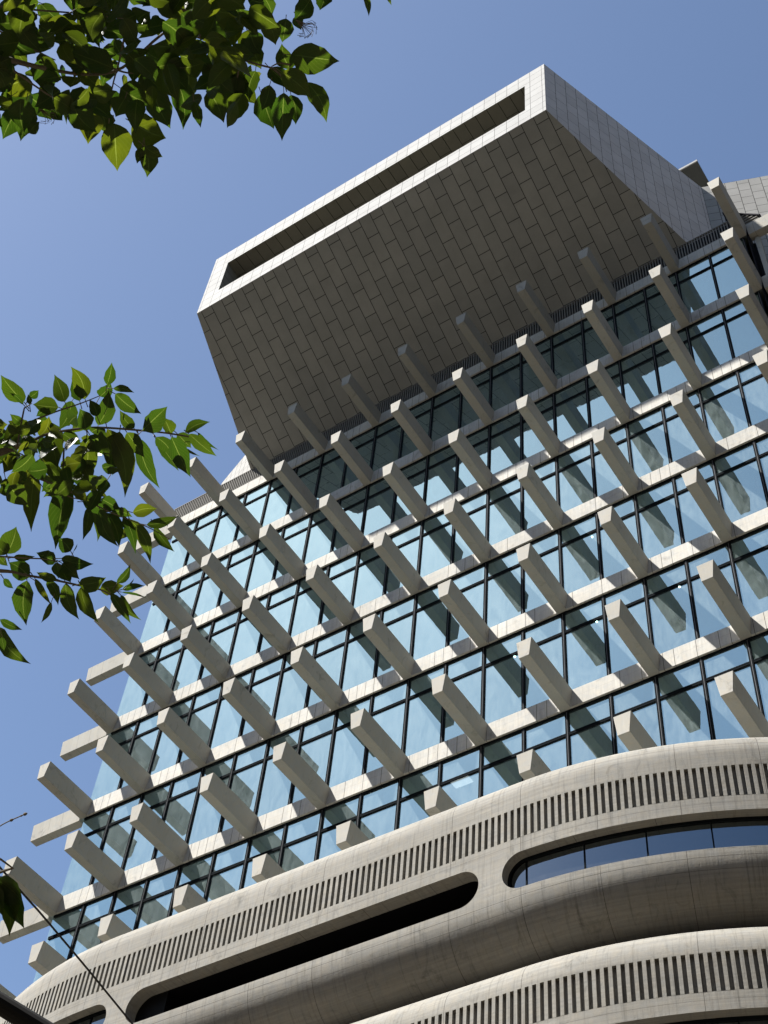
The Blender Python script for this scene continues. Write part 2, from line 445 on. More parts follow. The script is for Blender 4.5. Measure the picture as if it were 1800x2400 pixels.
# floor slabs inside
for r, z in enumerate(ZR):
    mb = MB(); mb.box(-.27, 27.27, GY + .03, 13.9, z - H + .01, z - .01)
    mb.build('floor_slab', M['slab'], B)
mb = MB(); mb.box(3, 24, 5.5, 12, -29, -.02); mb.build('lift_core', M['core'], B)
mb = MB(); mb.box(-.3, 27.3, 14.0, 14.3, -45, .4); mb.build('rear_wall', M['fin'], B)
mb = MB(); mb.box(-.28, 27.27, GY + .02, 13.95, 0.002, .25); mb.build('roof_slab', M['fin'], B)
# slot shaped ceiling downlights seen through the glass
dl = None
for (c_, r) in ((7, 4), (7, 5), (6, 5), (6, 4), (5, 4), (8, 4), (8, 5), (4, 5), (3, 4), (7, 3), (5, 3), (9, 5)):
    if dl is None:
        mb = MB(); K = 12
        ring = [(.035 * math.cos(a * 2 * math.pi / K), .035 * math.sin(a * 2 * math.pi / K)) for a in range(K)]
        mb.face([(x, y, 0) for x, y in reversed(ring)]); mb.face([(x, y, .01) for x, y in ring])
        for a in range(K):
            b_ = (a + 1) % K; mb.face([(*ring[a], 0), (*ring[b_], 0), (*ring[b_], .01), (*ring[a], .01)])
        dl = mb.build('downlight', M['lamp'], B); f = dl
    else:
        f = dl.copy(); col.objects.link(f); f.parent = B
    f.location = (XC[c_] + .8 + random.uniform(-.2, .2), .9, ZR[r] - H - .012)

lp = None
for (c_, r, dx_) in ((8, 6, 1.7), (7, 6, .4), (6, 6, 1.6), (9, 5, .6), (4, 6, .5), (5, 5, 1.5), (2, 6, .6)):
    if lp is None:
        mb = MB(); mb.box(-.3, .3, -.15, .15, 0, .02); lp = mb.build('ceiling_light_panel', M['panel'], B); f = lp
    else:
        f = lp.copy(); col.objects.link(f); f.parent = B
    f.location = (XC[c_] + dx_, 1.1, ZR[r] - H - .03)
# louvre screen standing on the top floor edge
def louvre_screen(x0, x1, y, z0, z1, name='louvre_screen', pitch=.112):
    mb = MB(); n = int((x1 - x0) / pitch)
    for k in range(n):
        x = x0 + (k + .5) * (x1 - x0) / n
        mb.box(x - .021, x + .021, y, y + .07, z0 + .03, z1 - .05, 0)
    mb.box(x0, x1, y - .012, y + .08, z1 - .05, z1, 0)
    mb.box(x0, x1, y - .004, y + .08, z0, z0 + .03, 0)
    mb.box(x0, x1, y + .09, y + .11, z0, z1 - .06, 1)
    return mb.build(name, [M['louvre'], M['louvreback']], B)
louvre_screen(-.62, 26.75, .02, .02, 1.05)
mb = MB(); mb.box(-.6, 26.73, .13, 1.2, .26, .98); mb.build('parapet', M['louvreback'], B)

# ---------------------------------------------------------------- rooftop box
YF = -6.3
xl, xr, zb, zt = 4.81, 22.434, 4.54, 9.75
ox0, ox1, oz0, oz1 = 5.756, 21.489, 5.775, 8.472
def ln(a, b, t_): return tuple(a[k] + (b[k] - a[k]) * t_ for k in range(3))
Bk = 1.62
FLb, FRb, FRt, FLt = (xl, YF, zb), (xr, YF, zb), (xr, YF, zt), (xl, YF, zt)
SL, SR = (3.75, 0, 1.05), (25.03, 0, 1.05)          # where the sloping underside meets the louvres
SL2 = ln(FLb, SL, 1.12); SR2 = ln(FRb, SR, 1.12)
BLt, BRt = (3.05, Bk, 8.5), (25.72, Bk, 8.5)
BLb, BRb = (3.05, Bk, .3), (25.72, Bk, .3)
box = empty('rooftop_box', (0, 0, 0)); box.parent = B
def uvsof(p): return (p[1] * 1.12, p[0])
mb = MB()
N_ = 24
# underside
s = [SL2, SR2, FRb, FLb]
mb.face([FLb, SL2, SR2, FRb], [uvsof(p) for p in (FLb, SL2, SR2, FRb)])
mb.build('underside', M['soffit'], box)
# front frame with the long opening
mb = MB()
o_ = [(ox0, YF, oz0), (ox1, YF, oz0), (ox1, YF, oz1), (ox0, YF, oz1)]
F = [FLb, FRb, FRt, FLt]
for k in range(4):
    j = (k + 1) % 4
    pts = [F[k], F[j], o_[j], o_[k]]
    mb.face(pts, [(p[0] + .1, p[2] + .04) for p in pts])
# thin drip lip around the front
mb.build('front_frame', M['front'], box)
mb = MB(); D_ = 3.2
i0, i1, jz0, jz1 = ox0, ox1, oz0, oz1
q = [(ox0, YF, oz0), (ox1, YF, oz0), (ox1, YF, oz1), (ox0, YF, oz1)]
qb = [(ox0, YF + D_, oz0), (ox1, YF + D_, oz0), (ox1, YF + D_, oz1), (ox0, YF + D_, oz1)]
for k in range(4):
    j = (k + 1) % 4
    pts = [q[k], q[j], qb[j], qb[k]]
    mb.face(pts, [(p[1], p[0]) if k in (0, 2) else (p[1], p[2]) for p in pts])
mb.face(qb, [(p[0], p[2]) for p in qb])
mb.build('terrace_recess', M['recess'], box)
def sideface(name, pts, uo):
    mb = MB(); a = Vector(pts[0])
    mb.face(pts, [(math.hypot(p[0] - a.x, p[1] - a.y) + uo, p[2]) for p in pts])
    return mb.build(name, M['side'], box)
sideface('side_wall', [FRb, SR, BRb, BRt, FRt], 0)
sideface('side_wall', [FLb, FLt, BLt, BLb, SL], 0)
mb = MB(); mb.face([FLt, FRt, BRt, BLt]); mb.build('top', M['wall'], box)
# parapet walls splaying back from the box on either side
dx, dy = 1.73, .65
def wing(sx, x0):
    mb = MB(); n = 5.2 / 1.73
    a0 = (x0, Bk, .3); a1 = (x0 + sx * dx * n, Bk + dy * n, .3)
    t1 = (a1[0], a1[1], 8.5); t0 = (x0, Bk, 8.5)
    U = math.hypot(dx, dy) * n
    mb.face([a0, a1, t1, t0] if sx > 0 else [a1, a0, t0, t1], [(0, .3), (U, .3), (U, 8.5), (0, 8.5)] if sx > 0 else [(U, .3), (0, .3), (0, 8.5), (U, 8.5)])
    b1 = (a1[0] - sx * .4, 12, .3)
    mb.face([a1, b1, (b1[0], 12, 8.5), t1])
    mb.face([t0, t1, (b1[0], 12, 8.5), (x0, 12, 8.5)])
    return mb.build('roof_parapet_wall', M['wall'], B)
wing(1, 25.72); wing(-1, 3.05)
# flat canopy behind the box
cn = empty('roof_canopy', (0, 0, 0)); cn.parent = B
mb = MB(); mb.box(19, 25.86, 1.53, 6, 11.0, 11.10); mb.build('canopy_deck', M['roof'], cn)
mb = MB(); mb.box(18.99, 25.87, 1.51, 1.56, 10.985, 11.13); mb.build('canopy_edge', M['trim'], cn)
mb = MB(); mb.box(24.7, 24.85, 2.3, 2.45, 8.5, 10.98); mb.box(24.62, 24.92, 2.15, 2.5, 9.9, 10.15); mb.build('canopy_post', M['trim'], cn)

# right hand recess beside the last fin: dark glazing strip, slim column and horizontal louvres
mb = MB(); mb.box(27.32, 34, 2.0, 2.3, -46, -.7); mb.build('recess_wall', M['louvreback'], B)
mb = MB(); mb.box(27.34, 27.44, .5, .6, -29, -.7); mb.box(27.48, 27.56, .9, 1.0, -29, -.7); mb.build('service_pipe', M['metaldark'], B)
mb = MB(); mb.box(27.50, 27.68, .30, .48, -29, -.7); mb.build('corner_post', M['fin'], B)
mb = MB()
for k in range(60): 
    z = -.85 - k * .16
    mb.hexa([(27.75, 1.0, z - .03), (33, 1.0, z - .03), (33, 1.1, z + .03), (27.75, 1.1, z + .03)],
            [(27.75, 1.0, z), (33, 1.0, z), (33, 1.1, z + .06), (27.75, 1.1, z + .06)])
mb.box(27.95, 27.99, .95, 1.0, -11, -.75); mb.box(29.4, 29.44, .95, 1.0, -11, -.75)
mb.build('side_louvres', M['louvre'], B)
# wedge of slats on the corner beam
mb = MB()
for k in range(9):
    z = .42 + k * .2
    xa = 26.7; xb = 27.86 - max(0, (z - .78)) * .7
    if xb <= xa + .1: break
    mb.box(xa, xb, .30, .42, z, z + .05, 0)
mb.face([(26.6, .45, .05), (28.0, .45, .05), (27.9, .45, .78), (26.6, .45, 2.42)], None, 1)
mb.hexa([(26.6, .26, 2.40), (27.90, .26, .76), (27.90, .44, .76), (26.6, .44, 2.40)], [(26.6, .26, 2.47), (27.96, .26, .80), (27.96, .44, .80), (26.6, .44, 2.47)], 1)
mb.build('corner_slats', [M['louvre'], M['louvreback']], B)

# ---------------------------------------------------------------- podium
RC, RD = 12.0, 11.8; XL, XR_, YP = 8.2, 19.92, -4.6
QL = RC * math.pi / 2; QR = RD * math.pi / 2
def path(s):
    """plan point and outward normal at arc length s (s=0 at XL on the straight front)"""
    if s < -QL: return (XL - RC, YP + RC + (-QL - s)), (-1, 0)
    if s < 0:
        a = -s / RC; return (XL - RC * math.sin(a), YP + RC - RC * math.cos(a)), (-math.sin(a), -math.cos(a))
    Ls = XR_ - XL
    if s <= Ls: return (XL + s, YP), (0, -1)
    if s < Ls + QR:
        a = (s - Ls) / RD; return (XR_ + RD * math.sin(a), YP + RD - RD * math.cos(a)), (math.sin(a), -math.cos(a))
    return (XR_ + RD, YP + RD + (s - Ls - QR)), (1, 0)
def PP(s, ins, z):
    (x, y), (nx, ny) = path(s); return (x - nx * ins, y - ny * ins, z)
SMIN, SMAX = -QL - 8, XR_ - XL + QR + 10
def srange(a, b, step=.35):
    n = max(1, int(math.ceil((b - a) / step))); return [a + (b - a) * k / n for k in range(n + 1)]
def strip(mb, ss, prof, smooth=True, mi=0, vshift=0):
    """prof: list of (inset, z, v) from top to bottom"""
    for a, b in zip(ss[:-1], ss[1:]):
        for (i0, z0, v0), (i1, z1, v1) in zip(prof[:-1], prof[1:]):
            mb.face([PP(a, i1, z1), PP(b, i1, z1), PP(b, i0, z0), PP(a, i0, z0)],
                    [(a + XL, v1), (b + XL, v1), (b + XL, v0), (a + XL, v0)], mi, smooth)
HSL_T, HSL_B = -29.36, -30.19
OT, OB = -30.58, -31.52; OR_ = (OT - OB) / 2
OC = (OT + OB) / 2
Z0R = -29.0; RTOP = .93; RBOT = 1.2; ZBOT = -31.62
SP = .1625; SWID = .085
openings = [(-4.5 + 0, 8.776 - XL, 'win'), (9.40 - XL, 19.127 - XL, 'void'), (19.70 - XL, 19.70 - XL + 10.5, 'win')]
def podium_band(dz, seen=True):
    ss = srange(SMIN, SMAX, .45)
    mb = MB()
    top = [(3.5, Z0R + RTOP + dz + .02, Z0R + RTOP + 3)]
    K = 14
    zr_ = Z0R if dz == 0 else Z0R - .34
    arc = []
    for k in range(K + 1):
        a = math.pi / 2 * (1 - k / K)
        arc.append((RTOP - RTOP * math.cos(a), zr_ + RTOP * math.sin(a)))
    arc2 = []
    for i_, z_ in arc:      # two shallow steps high on the shoulder
        arc2.append((i_, z_ + dz, z_))
    prof = [(3.5, zr_ + RTOP + dz, zr_ + RTOP + 2)] + arc2 + [(0, HSL_T + dz, HSL_T)]
    strip(mb, ss, prof)
    # slot zone
    smin_v, smax_v = -9.6, 26.0
    n0 = int(smin_v / SP); n1 = int(smax_v / SP)
    strip(mb, srange(SMIN, n0 * SP, .45), [(0, HSL_T + dz, HSL_T), (0, HSL_B + dz, HSL_B)])
    strip(mb, srange(n1 * SP, SMAX, .45), [(0, HSL_T + dz, HSL_T), (0, HSL_B + dz, HSL_B)])
    dep = .085
    for k in range(n0, n1):
        a = k * SP; b = a + SWID; c = a + SP
        zt_, zb_ = HSL_T + dz, HSL_B + dz
        strip(mb, [b, c], [(0, zt_, HSL_T), (0, zb_, HSL_B)])
        strip(mb, [a, b], [(dep, zt_, HSL_T), (dep, zb_, HSL_B)], False, 1)
        u = (a + XL, 0)
        def q4(p, uv): mb.face(p, uv, 0, False)
        q4([PP(a, 0, zb_), PP(a, dep, zb_), PP(a, dep, zt_), PP(a, 0, zt_)], [(a, HSL_B)] * 2 + [(a, HSL_T)] * 2)
        q4([PP(b, dep, zb_), PP(b, 0, zb_), PP(b, 0, zt_), PP(b, dep, zt_)], [(b, HSL_B)] * 2 + [(b, HSL_T)] * 2)
        q4([PP(a, 0, zt_), PP(a, dep, zt_), PP(b, dep, zt_), PP(b, 0, zt_)], [(a, HSL_T)] * 4)
        q4([PP(a, dep, zb_), PP(a, 0, zb_), PP(b, 0, zb_), PP(b, dep, zb_)], [(a, HSL_B)] * 4)
    # zone with the long rounded openings
    strip(mb, ss, [(0, HSL_B + dz, HSL_B), (0, OT + .02 + dz, OT + .02)])
    strip(mb, ss, [(0, OB - .02 + dz, OB - .02), (0, ZBOT + dz, ZBOT)])
    cur = SMIN
    jd = .27
    for (sa, sb, kind) in openings:
        strip(mb, srange(cur, sa, .45), [(0, OT + .02 + dz, OT + .02), (0, OB - .02 + dz, OB - .02)])
        cols = [sa + OR_ * (1 - math.cos(math.pi / 2 * k / 14)) for k in range(15)]
        cols += srange(sa + OR_, sb - OR_, .4)[1:-1]
        cols += [sb - OR_ * (1 - math.cos(math.pi / 2 * k / 14)) for k in range(14, -1, -1)]
        def hh(s_):
            d_ = 0
            if s_ < sa + OR_: d_ = sa + OR_ - s_
            elif s_ > sb - OR_: d_ = s_ - (sb - OR_)
            return math.sqrt(max(0, OR_ ** 2 - d_ ** 2))
        dd = jd if kind == 'win' else .36
        for a, b in zip(cols[:-1], cols[1:]):
            ha, hb = hh(a), hh(b)
            mb.face([PP(a, 0, OC + ha + dz), PP(b, 0, OC + hb + dz), PP(b, 0, OT + .02 + dz), PP(a, 0, OT + .02 + dz)],
                    [(a + XL, OC + ha), (b + XL, OC + hb), (b + XL, OT), (a + XL, OT)], 0, False)
            mb.face([PP(a, 0, OB - .02 + dz), PP(b, 0, OB - .02 + dz), PP(b, 0, OC - hb + dz), PP(a, 0, OC - ha + dz)],
                    [(a + XL, OB), (b + XL, OB), (b + XL, OC - hb), (a + XL, OC - ha)], 0, False)
            mb.face([PP(a, 0, OC + ha + dz), PP(a, dd, OC + ha + dz), PP(b, dd, OC + hb + dz), PP(b, 0, OC + hb + dz)],
                    [(a, 0), (a, .4), (b, .4), (b, 0)], 0, True)
            mb.face([PP(a, 0, OC - ha + dz), PP(b, 0, OC - hb + dz), PP(b, dd, OC - hb + dz), PP(a, dd, OC - ha + dz)],
                    [(a, 0), (b, 0), (b, .4), (a, .4)], 0, True)
        cur = sb
    strip(mb, srange(cur, SMAX, .45), [(0, OT + .02 + dz, OT + .02), (0, OB - .02 + dz, OB - .02)])
    # rounded underside
    prof = []
    for k in range(15):
        a = math.pi / 2 * k / 14
        prof.append((RBOT - RBOT * math.cos(a), ZBOT - RBOT * math.sin(a) + dz, ZBOT - RBOT * a))
    prof.append((4.0, ZBOT - RBOT + dz - .001, ZBOT - 4))
    strip(mb, ss, prof)
    ob = mb.build('podium_band', [M['podium'], M['podium']], B, weld=True)
    # windows set in the openings
    for (sa, sb, kind) in openings:
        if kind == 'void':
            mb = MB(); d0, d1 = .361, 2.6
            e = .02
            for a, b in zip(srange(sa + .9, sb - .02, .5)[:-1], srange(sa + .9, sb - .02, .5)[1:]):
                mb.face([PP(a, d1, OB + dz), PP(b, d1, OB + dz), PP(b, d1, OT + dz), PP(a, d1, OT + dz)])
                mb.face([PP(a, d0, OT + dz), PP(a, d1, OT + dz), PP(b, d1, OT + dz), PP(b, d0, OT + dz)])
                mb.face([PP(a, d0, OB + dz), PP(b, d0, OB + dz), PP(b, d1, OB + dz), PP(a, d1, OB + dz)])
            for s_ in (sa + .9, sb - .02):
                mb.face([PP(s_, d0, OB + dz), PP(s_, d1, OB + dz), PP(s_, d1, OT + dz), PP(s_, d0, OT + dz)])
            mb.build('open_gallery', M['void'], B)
            mb = MB()
            mb.face([PP(sa - .0, d0, OB + dz), PP(sa + .9, d0, OB + dz), PP(sa + .9, d0, OT + dz), PP(sa - .0, d0, OT + dz)])
            mb.build('gallery_end_wall', M['metaldark'], B)
        else:
            root = MB()
            cs = srange(sa, sb, .3)
            fr_t = .075
            dg = jd - .01
            strip(root, cs, [(dg - .03, OT + dz, 0), (dg - .03, OT + dz - fr_t, 0)], False)
            strip(root, cs, [(dg - .03, OT + dz - fr_t, 0), (dg + .02, OT + dz - fr_t, 0)], False)
            # curved end frame
            for (c0, sg) in ((sa, 1), (sb, -1)):
                for k in range(14):
                    t0 = math.pi / 2 + math.pi * k / 14; t1 = math.pi / 2 + math.pi * (k + 1) / 14
                    r0, r1 = OR_ + .005, OR_ - .07
                    q_ = []
                    for (rr, tt) in ((r0, t0), (r0, t1), (r1, t1), (r1, t0)):
                        q_.append(PP(c0 + sg * (OR_ + rr * math.cos(tt)), dg - .03, OC + dz + rr * math.sin(tt)))
                    root.face(q_)
            for s_ in [20.15 - XL + 1.35 * k for k in range(-14, 7)]:
                if s_ <= sa + .3 or s_ >= sb - .3: continue
                for (w0, y0_) in ((.016, dg - .02),):
                    root.face([PP(s_ - w0, y0_, OB + dz), PP(s_ + w0, y0_, OB + dz), PP(s_ + w0, y0_, OT + dz), PP(s_ - w0, y0_, OT + dz)])
                    root.face([PP(s_ + w0, y0_, OB + dz), PP(s_ + w0, dg, OB + dz), PP(s_ + w0, dg, OT + dz), PP(s_ + w0, y0_, OT + dz)])
                    root.face([PP(s_ - w0, dg, OB + dz), PP(s_ - w0, y0_, OB + dz), PP(s_ - w0, y0_, OT + dz), PP(s_ - w0, dg, OT + dz)])
            pw = root.build('podium_window', M['black'], B)
            mb = MB(); strip(mb, cs, [(dg, OT + dz, 0), (dg, OB + dz, 0)], True)
            mb.build('pane', M['podglass'], pw, weld=True)
            mb = MB(); strip(mb, cs, [(dg + 1.4, OT + dz, 0), (dg + 1.4, OB + dz, 0)], False)
            mb.build('blind', M['core'], pw)
for k in range(5): podium_band(-4.57 * k)
# base wall of the podium down to the ground
mb = MB(); strip(mb, srange(SMIN, SMAX, .8), [(1.2, -50.9, -50.9), (1.2, -52.2, -52.2)]); mb.build('podium_base', M['podium'], B)
mb = MB(); strip(mb, srange(SMIN, SMAX, .8), [(1.6, -28.2, 0), (1.6, -52.1, 0)]); mb.build('podium_inner_wall', M['core'], B)
mb = MB(); 
pts = [PP(s_, 3.4, -28.09) for s_ in srange(SMIN, SMAX, .8)]
mb.face(list(reversed(pts))); mb.build('podium_roof', M['fin'], B)

# ------------------------------------------------------------------ things near the camera
def px(x, y, d):
    v = CF * 1.0 + CX * ((x - 900) / FPX) + CD * ((y - 1200) / FPX)
    return CAM + v.normalized() * d

def tube(mb, pts, radii, K=7, mi=0):
    rings = []
    for i, p in enumerate(pts):
        a = pts[max(0, i - 1)]; b = pts[min(len(pts) - 1, i + 1)]
        d = (b - a).normalized(); u = d.orthogonal().normalized(); 
        if rings_u: 
            u = (rings_u[-1] - d * rings_u[-1].dot(d)).normalized()
        rings_u.append(u); v = d.cross(u)
        rings.append([p + (u * math.cos(2 * math.pi * k / K) + v * math.sin(2 * math.pi * k / K)) * radii[i] for k in range(K)])
    for i in range(len(rings) - 1):
        for k in range(K):
            j = (k + 1) % K
            mb.face([rings[i][k], rings[i][j], rings[i + 1][j], rings[i + 1][k]], [(k / K, i), ((k + 1) / K, i), ((k + 1) / K, i + 1), (k / K, i + 1)], mi, True)
    mb.face(list(reversed(rings[0]))); mb.face(rings[-1])
    rings_u.clear()
rings_u = []
def smooth_path(pts, n=6):
    out_ = []
    P = [pts[0]] + list(pts) + [pts[-1]]
    for i in range(1, len(P) - 2):
        for k in range(n):
            t_ = k / n
            a, b, c, d = P[i - 1], P[i], P[i + 1], P[i + 2]
            out_.append(.5 * ((2 * b) + (c - a) * t_ + (2 * a - 5 * b + 4 * c - d) * t_ ** 2 + (3 * b - a - 3 * c + d) * t_ ** 3))
    out_.append(P[-2]); return out_

LEAFS = [(0, 0), (.05, .34), (.13, .70), (.25, .95), (.38, 1.0), (.52, .93), (.66, .72), (.78, .44), (.88, .20), (.95, .07), (1.0, 0)]
def leaf(mb, B0, T0, wdt, roll=0., fold=.25, droop=.12, rnd=random):
    ax = T0 - B0; ln_ = ax.length
    if ln_ < 1e-4: return
    ax = ax / ln_
    view = (B0 - CAM).normalized()
    wd = ax.cross(view)
    if wd.length < .05: wd = ax.orthogonal()
    wd.normalize()
    wd = (Matrix.Rotation(roll, 3, ax) @ wd)
    nn = wd.cross(ax).normalized()
    asym = rnd.uniform(.88, 1.12); skew = rnd.uniform(-.12, .12); wob = rnd.uniform(0, 6)
    bend = rnd.uniform(-.10, .05); twist = rnd.uniform(-.5, .5); cup = rnd.uniform(-.25, .25)
    rows = []
    for t_, q_ in LEAFS:
        c_ = B0 + ax * (ln_ * t_) + nn * (math.sin(t_ * math.pi) * droop * ln_) + wd * (skew * math.sin(t_ * math.pi) * ln_)
        c_ = c_ + nn * (bend * ln_ * t_ * t_)
        w2 = Matrix.Rotation(twist * (t_ - .4), 3, ax) @ wd; n2 = Matrix.Rotation(twist * (t_ - .4), 3, ax) @ nn
        hw = wdt * .5 * q_
        row = []
        for u_ in (-1, -.5, 0, .5, 1):
            e_ = 1 + (.05 * math.sin(t_ * 19 + wob + u_) if abs(u_) == 1 else 0)
            side = asym if u_ < 0 else 1 / asym
            row.append(c_ + w2 * (hw * u_ * side * e_) + n2 * (-fold * hw * abs(u_) + cup * hw * u_ * u_ * u_ + .04 * hw * math.sin(t_ * 23 + wob) * abs(u_)))
        rows.append(row)
    i = len(mb.v); n = len(LEAFS)
    for row in rows[1:-1]: mb.v += [tuple(p) for p in row]
    mb.v += [tuple(rows[0][2]), tuple(rows[-1][2])]
    a_, z_ = i + 5 * (n - 2), i + 5 * (n - 2) + 1
    U = (0, .25, .5, .75, 1)
    for k in range(n - 3):
        t0, t1 = LEAFS[k + 1][0], LEAFS[k + 2][0]
        for j in range(4):
            mb.f.append((i + 5 * k + j, i + 5 * k + j + 1, i + 5 * (k + 1) + j + 1, i + 5 * (k + 1) + j))
            mb.uv.append([(U[j], t0), (U[j + 1], t0), (U[j + 1], t1), (U[j], t1)]); mb.mi.append(0); mb.sm.append(True)
    for j in range(4):
        mb.f.append((a_, i + j + 1, i + j)); mb.uv.append([(.5, 0), (U[j + 1], LEAFS[1][0]), (U[j], LEAFS[1][0])]); mb.mi.append(0); mb.sm.append(True)
        k = 5 * (n - 3)
        mb.f.append((i + k + j, i + k + j + 1, z_)); mb.uv.append([(U[j], LEAFS[-2][0]), (U[j + 1], LEAFS[-2][0]), (.5, 1)]); mb.mi.append(0); mb.sm.append(True)

# ---- leaf tables: base, tip and width in photo pixels (1800 x 2400), grouped per bough
def tr_(lst, x0, y0, s):
    return [(x0 + a / s, y0 + b / s, x0 + c / s, y0 + d / s, w_ / s) for a, b, c, d, w_ in lst]
MID = tr_([(265, 530, 10, 215, 200), (650, 590, 375, 560, 190), (720, 530, 595, 220, 170), (945, 500, 785, 130, 200),
    (885, 520, 800, 250, 150), (1190, 340, 1240, 80, 120), (1110, 470, 1230, 300, 150), (1260, 380, 1490, 430, 80),
    (1280, 440, 1575, 665, 170), (1090, 790, 1205, 400, 200), (1080, 690, 990, 500, 130), (800, 520, 650, 850, 180),
    (440, 910, 545, 690, 170), (310, 850, 90, 740, 190), (1490, 825, 1330, 620, 130), (1190, 830, 1385, 1600, 300),
    (1410, 870, 1600, 1150, 180), (960, 930, 900, 1460, 270), (560, 880, 640, 1270, 220), (390, 1300, 360, 1970, 250),
    (300, 1440, 85, 1635, 130), (770, 1430, 605, 2170, 300), (915, 1630, 1335, 1720, 160), (980, 1700, 915, 2070, 110),
    (1030, 1740, 1085, 2080, 110), (1010, 1230, 990, 1510, 85), (1190, 1400, 1055, 1540, 120), (490, 1200, 700, 1480, 150),
    (480, 1480, 625, 1640, 70), (1110, 1720, 1320, 2130, 160), (60, 1380, 115, 1580, 140), (330, 480, 430, 400, 90),
    (500, 600, 400, 690, 90), (260, 560, 100, 430, 55), (950, 830, 880, 600, 190), (700, 880, 900, 960, 130),
    (1000, 900, 1180, 1150, 230), (1330, 860, 1250, 1350, 220), (330, 560, 310, 440, 60), (250, 780, 110, 660, 90)], 0, 830, 4.74)
MID += tr_([(925, 575, 1075, 420, 130), (1110, 600, 1060, 490, 90), (1200, 590, 1365, 525, 70), (1225, 600, 1405, 745, 80),
    (1280, 590, 1415, 705, 28), (1110, 620, 1235, 880, 130), (1020, 650, 1160, 840, 70), (900, 630, 1030, 950, 110),
    (1195, 690, 1300, 745, 18), (860, 1110, 1020, 1085, 85), (950, 1190, 1160, 1130, 66), (1000, 1200, 1130, 1365, 60),
    (835, 1150, 975, 1445, 88), (800, 1130, 880, 1380, 60), (825, 1190, 780, 1285, 55), (715, 1110, 860, 1140, 66),
    (690, 1110, 775, 1340, 100), (655, 1020, 782, 1090, 80), (540, 1040, 640, 1000, 80), (1150, 600, 1240, 690, 90), (1010, 620, 1120, 740, 90)], 0, 800, 2.765)
LOW = tr_([(75, 465, 190, 155, 230), (75, 470, -60, 290, 170), (-10, 500, 90, 600, 80), (150, 500, 395, 490, 75),
    (620, 545, 400, 450, 150), (785, 435, 640, 290, 170), (680, 515, 1045, 575, 150), (620, 560, 650, 740, 130),
    (690, 570, 885, 750, 130), (700, 620, 790, 790, 160), (330, 725, 100, 560, 260), (300, 760, 300, 1260, 270),
    (390, 740, 575, 1040, 75), (570, 1000, 455, 1232, 65), (530, 750, 650, 1035, 120), (630, 745, 395, 665, 100),
    (730, 790, 880, 1200, 160), (900, 830, 1100, 1240, 160), (875, 800, 1180, 725, 180), (1110, 860, 1380, 820, 160),
    (1300, 790, 1450, 575, 95), (1360, 860, 1610, 825, 70), (1350, 890, 1640, 960, 26), (1230, 900, 1443, 1240, 110),
    (1340, 920, 1575, 1205, 90), (815, 440, 858, 345, 12), (0, 1195, 250, 1310, 85), (-5, 1280, 340, 1690, 170),
    (20, 1390, 50, 1540, 70), (40, 740, 150, 850, 70), (1430, 810, 1490, 735, 14)], 0, 1200, 4.74)
TOP = tr_([(335, 20, 120, 40, 100), (60, 290, 10, 60, 130), (268, 85, 270, 205, 110), (350, 140, 445, 262, 120), (0, 360, 195, 420, 100),
    (0, 500, 165, 560, 120), (345, 330, 180, 250, 120), (165, 940, 25, 1205, 180), (225, 880, 182, 1215, 190), (250, 1150, 345, 1050, 100),
    (440, 840, 610, 1000, 160), (470, 930, 545, 1045, 110), (740, 950, 755, 1245, 210), (690, 850, 650, 1090, 140), (860, 950, 905, 1150, 190),
    (985, 1065, 1022, 1485, 235), (1255, 1265, 1270, 1535, 150), (1250, 1265, 1405, 1360, 120), (1230, 1280, 1180, 1420, 80), (1140, 1060, 1440, 1190, 270),
    (1320, 760, 1475, 1115, 210), (1495, 640, 1582, 1125, 190), (1250, 620, 1400, 770, 230), (1040, 760, 1310, 900, 260), (1080, 850, 1000, 1010, 180),
    (640, 600, 860, 430, 130), (980, 590, 590, 440, 200), (620, 350, 530, 440, 170), (880, 430, 1005, 480, 150), (1060, 330, 1230, 350, 130),
    (1100, 500, 1300, 430, 90), (1180, 540, 1150, 720, 110), (740, 600, 580, 480, 110), (980, 900, 930, 760, 160), (1420, 560, 1640, 530, 130),
    (640, 400, 870, 440, 130), (650, 80, 830, 30, 150), (100, 830, 0, 900, 100), (70, 700, 0, 800, 110), (430, 300, 320, 440, 120)], 0, 0, 3.687)
TOP += tr_([(165, 720, 214, 905, 75), (270, 640, 375, 870, 150), (475, 520, 455, 772, 170), (600, 500, 560, 720, 120), (0, 510, 122, 640, 140),
    (800, 655, 785, 997, 155), (640, 660, 735, 912, 170), (850, 670, 882, 880, 115), (960, 580, 1102, 868, 130), (780, 510, 1000, 690, 160),
    (850, 385, 1195, 430, 185), (845, 490, 785, 310, 130), (560, 300, 640, 490, 150), (560, 230, 632, 385, 140), (680, 150, 742, 320, 135),
    (815, 130, 788, 302, 120), (890, 110, 925, 210, 70), (990, -10, 870, 150, 130), (605, 60, 560, 178, 100), (665, -10, 718, 112, 95),
    (1090, -50, 1055, 78, 115), (1368, -40, 1400, 118, 42), (1515, -50, 1562, 42, 26), (700, 480, 830, 640, 120), (700, 600, 640, 780, 110),
    (380, 280, 330, 480, 150), (100, 480, 240, 440, 150), (440, 390, 400, 560, 110), (250, 300, 160, 420, 130), (450, 120, 400, 300, 130), (560, 170, 480, 60, 120)], 400, 0, 3.016)

TX, TY = 29.35, -25.6
tree = empty('street_tree', (TX, TY, 0))
tag(tree, 'green tree whose drooping leafy boughs reach in from the left', 'tree')
inv = Vector((TX, TY, 0))
def tobj(mb, name, mat, parent=None):
    mb.v = [tuple(Vector(p) - inv) for p in mb.v]
    return mb.build(name, mat, parent or tree)

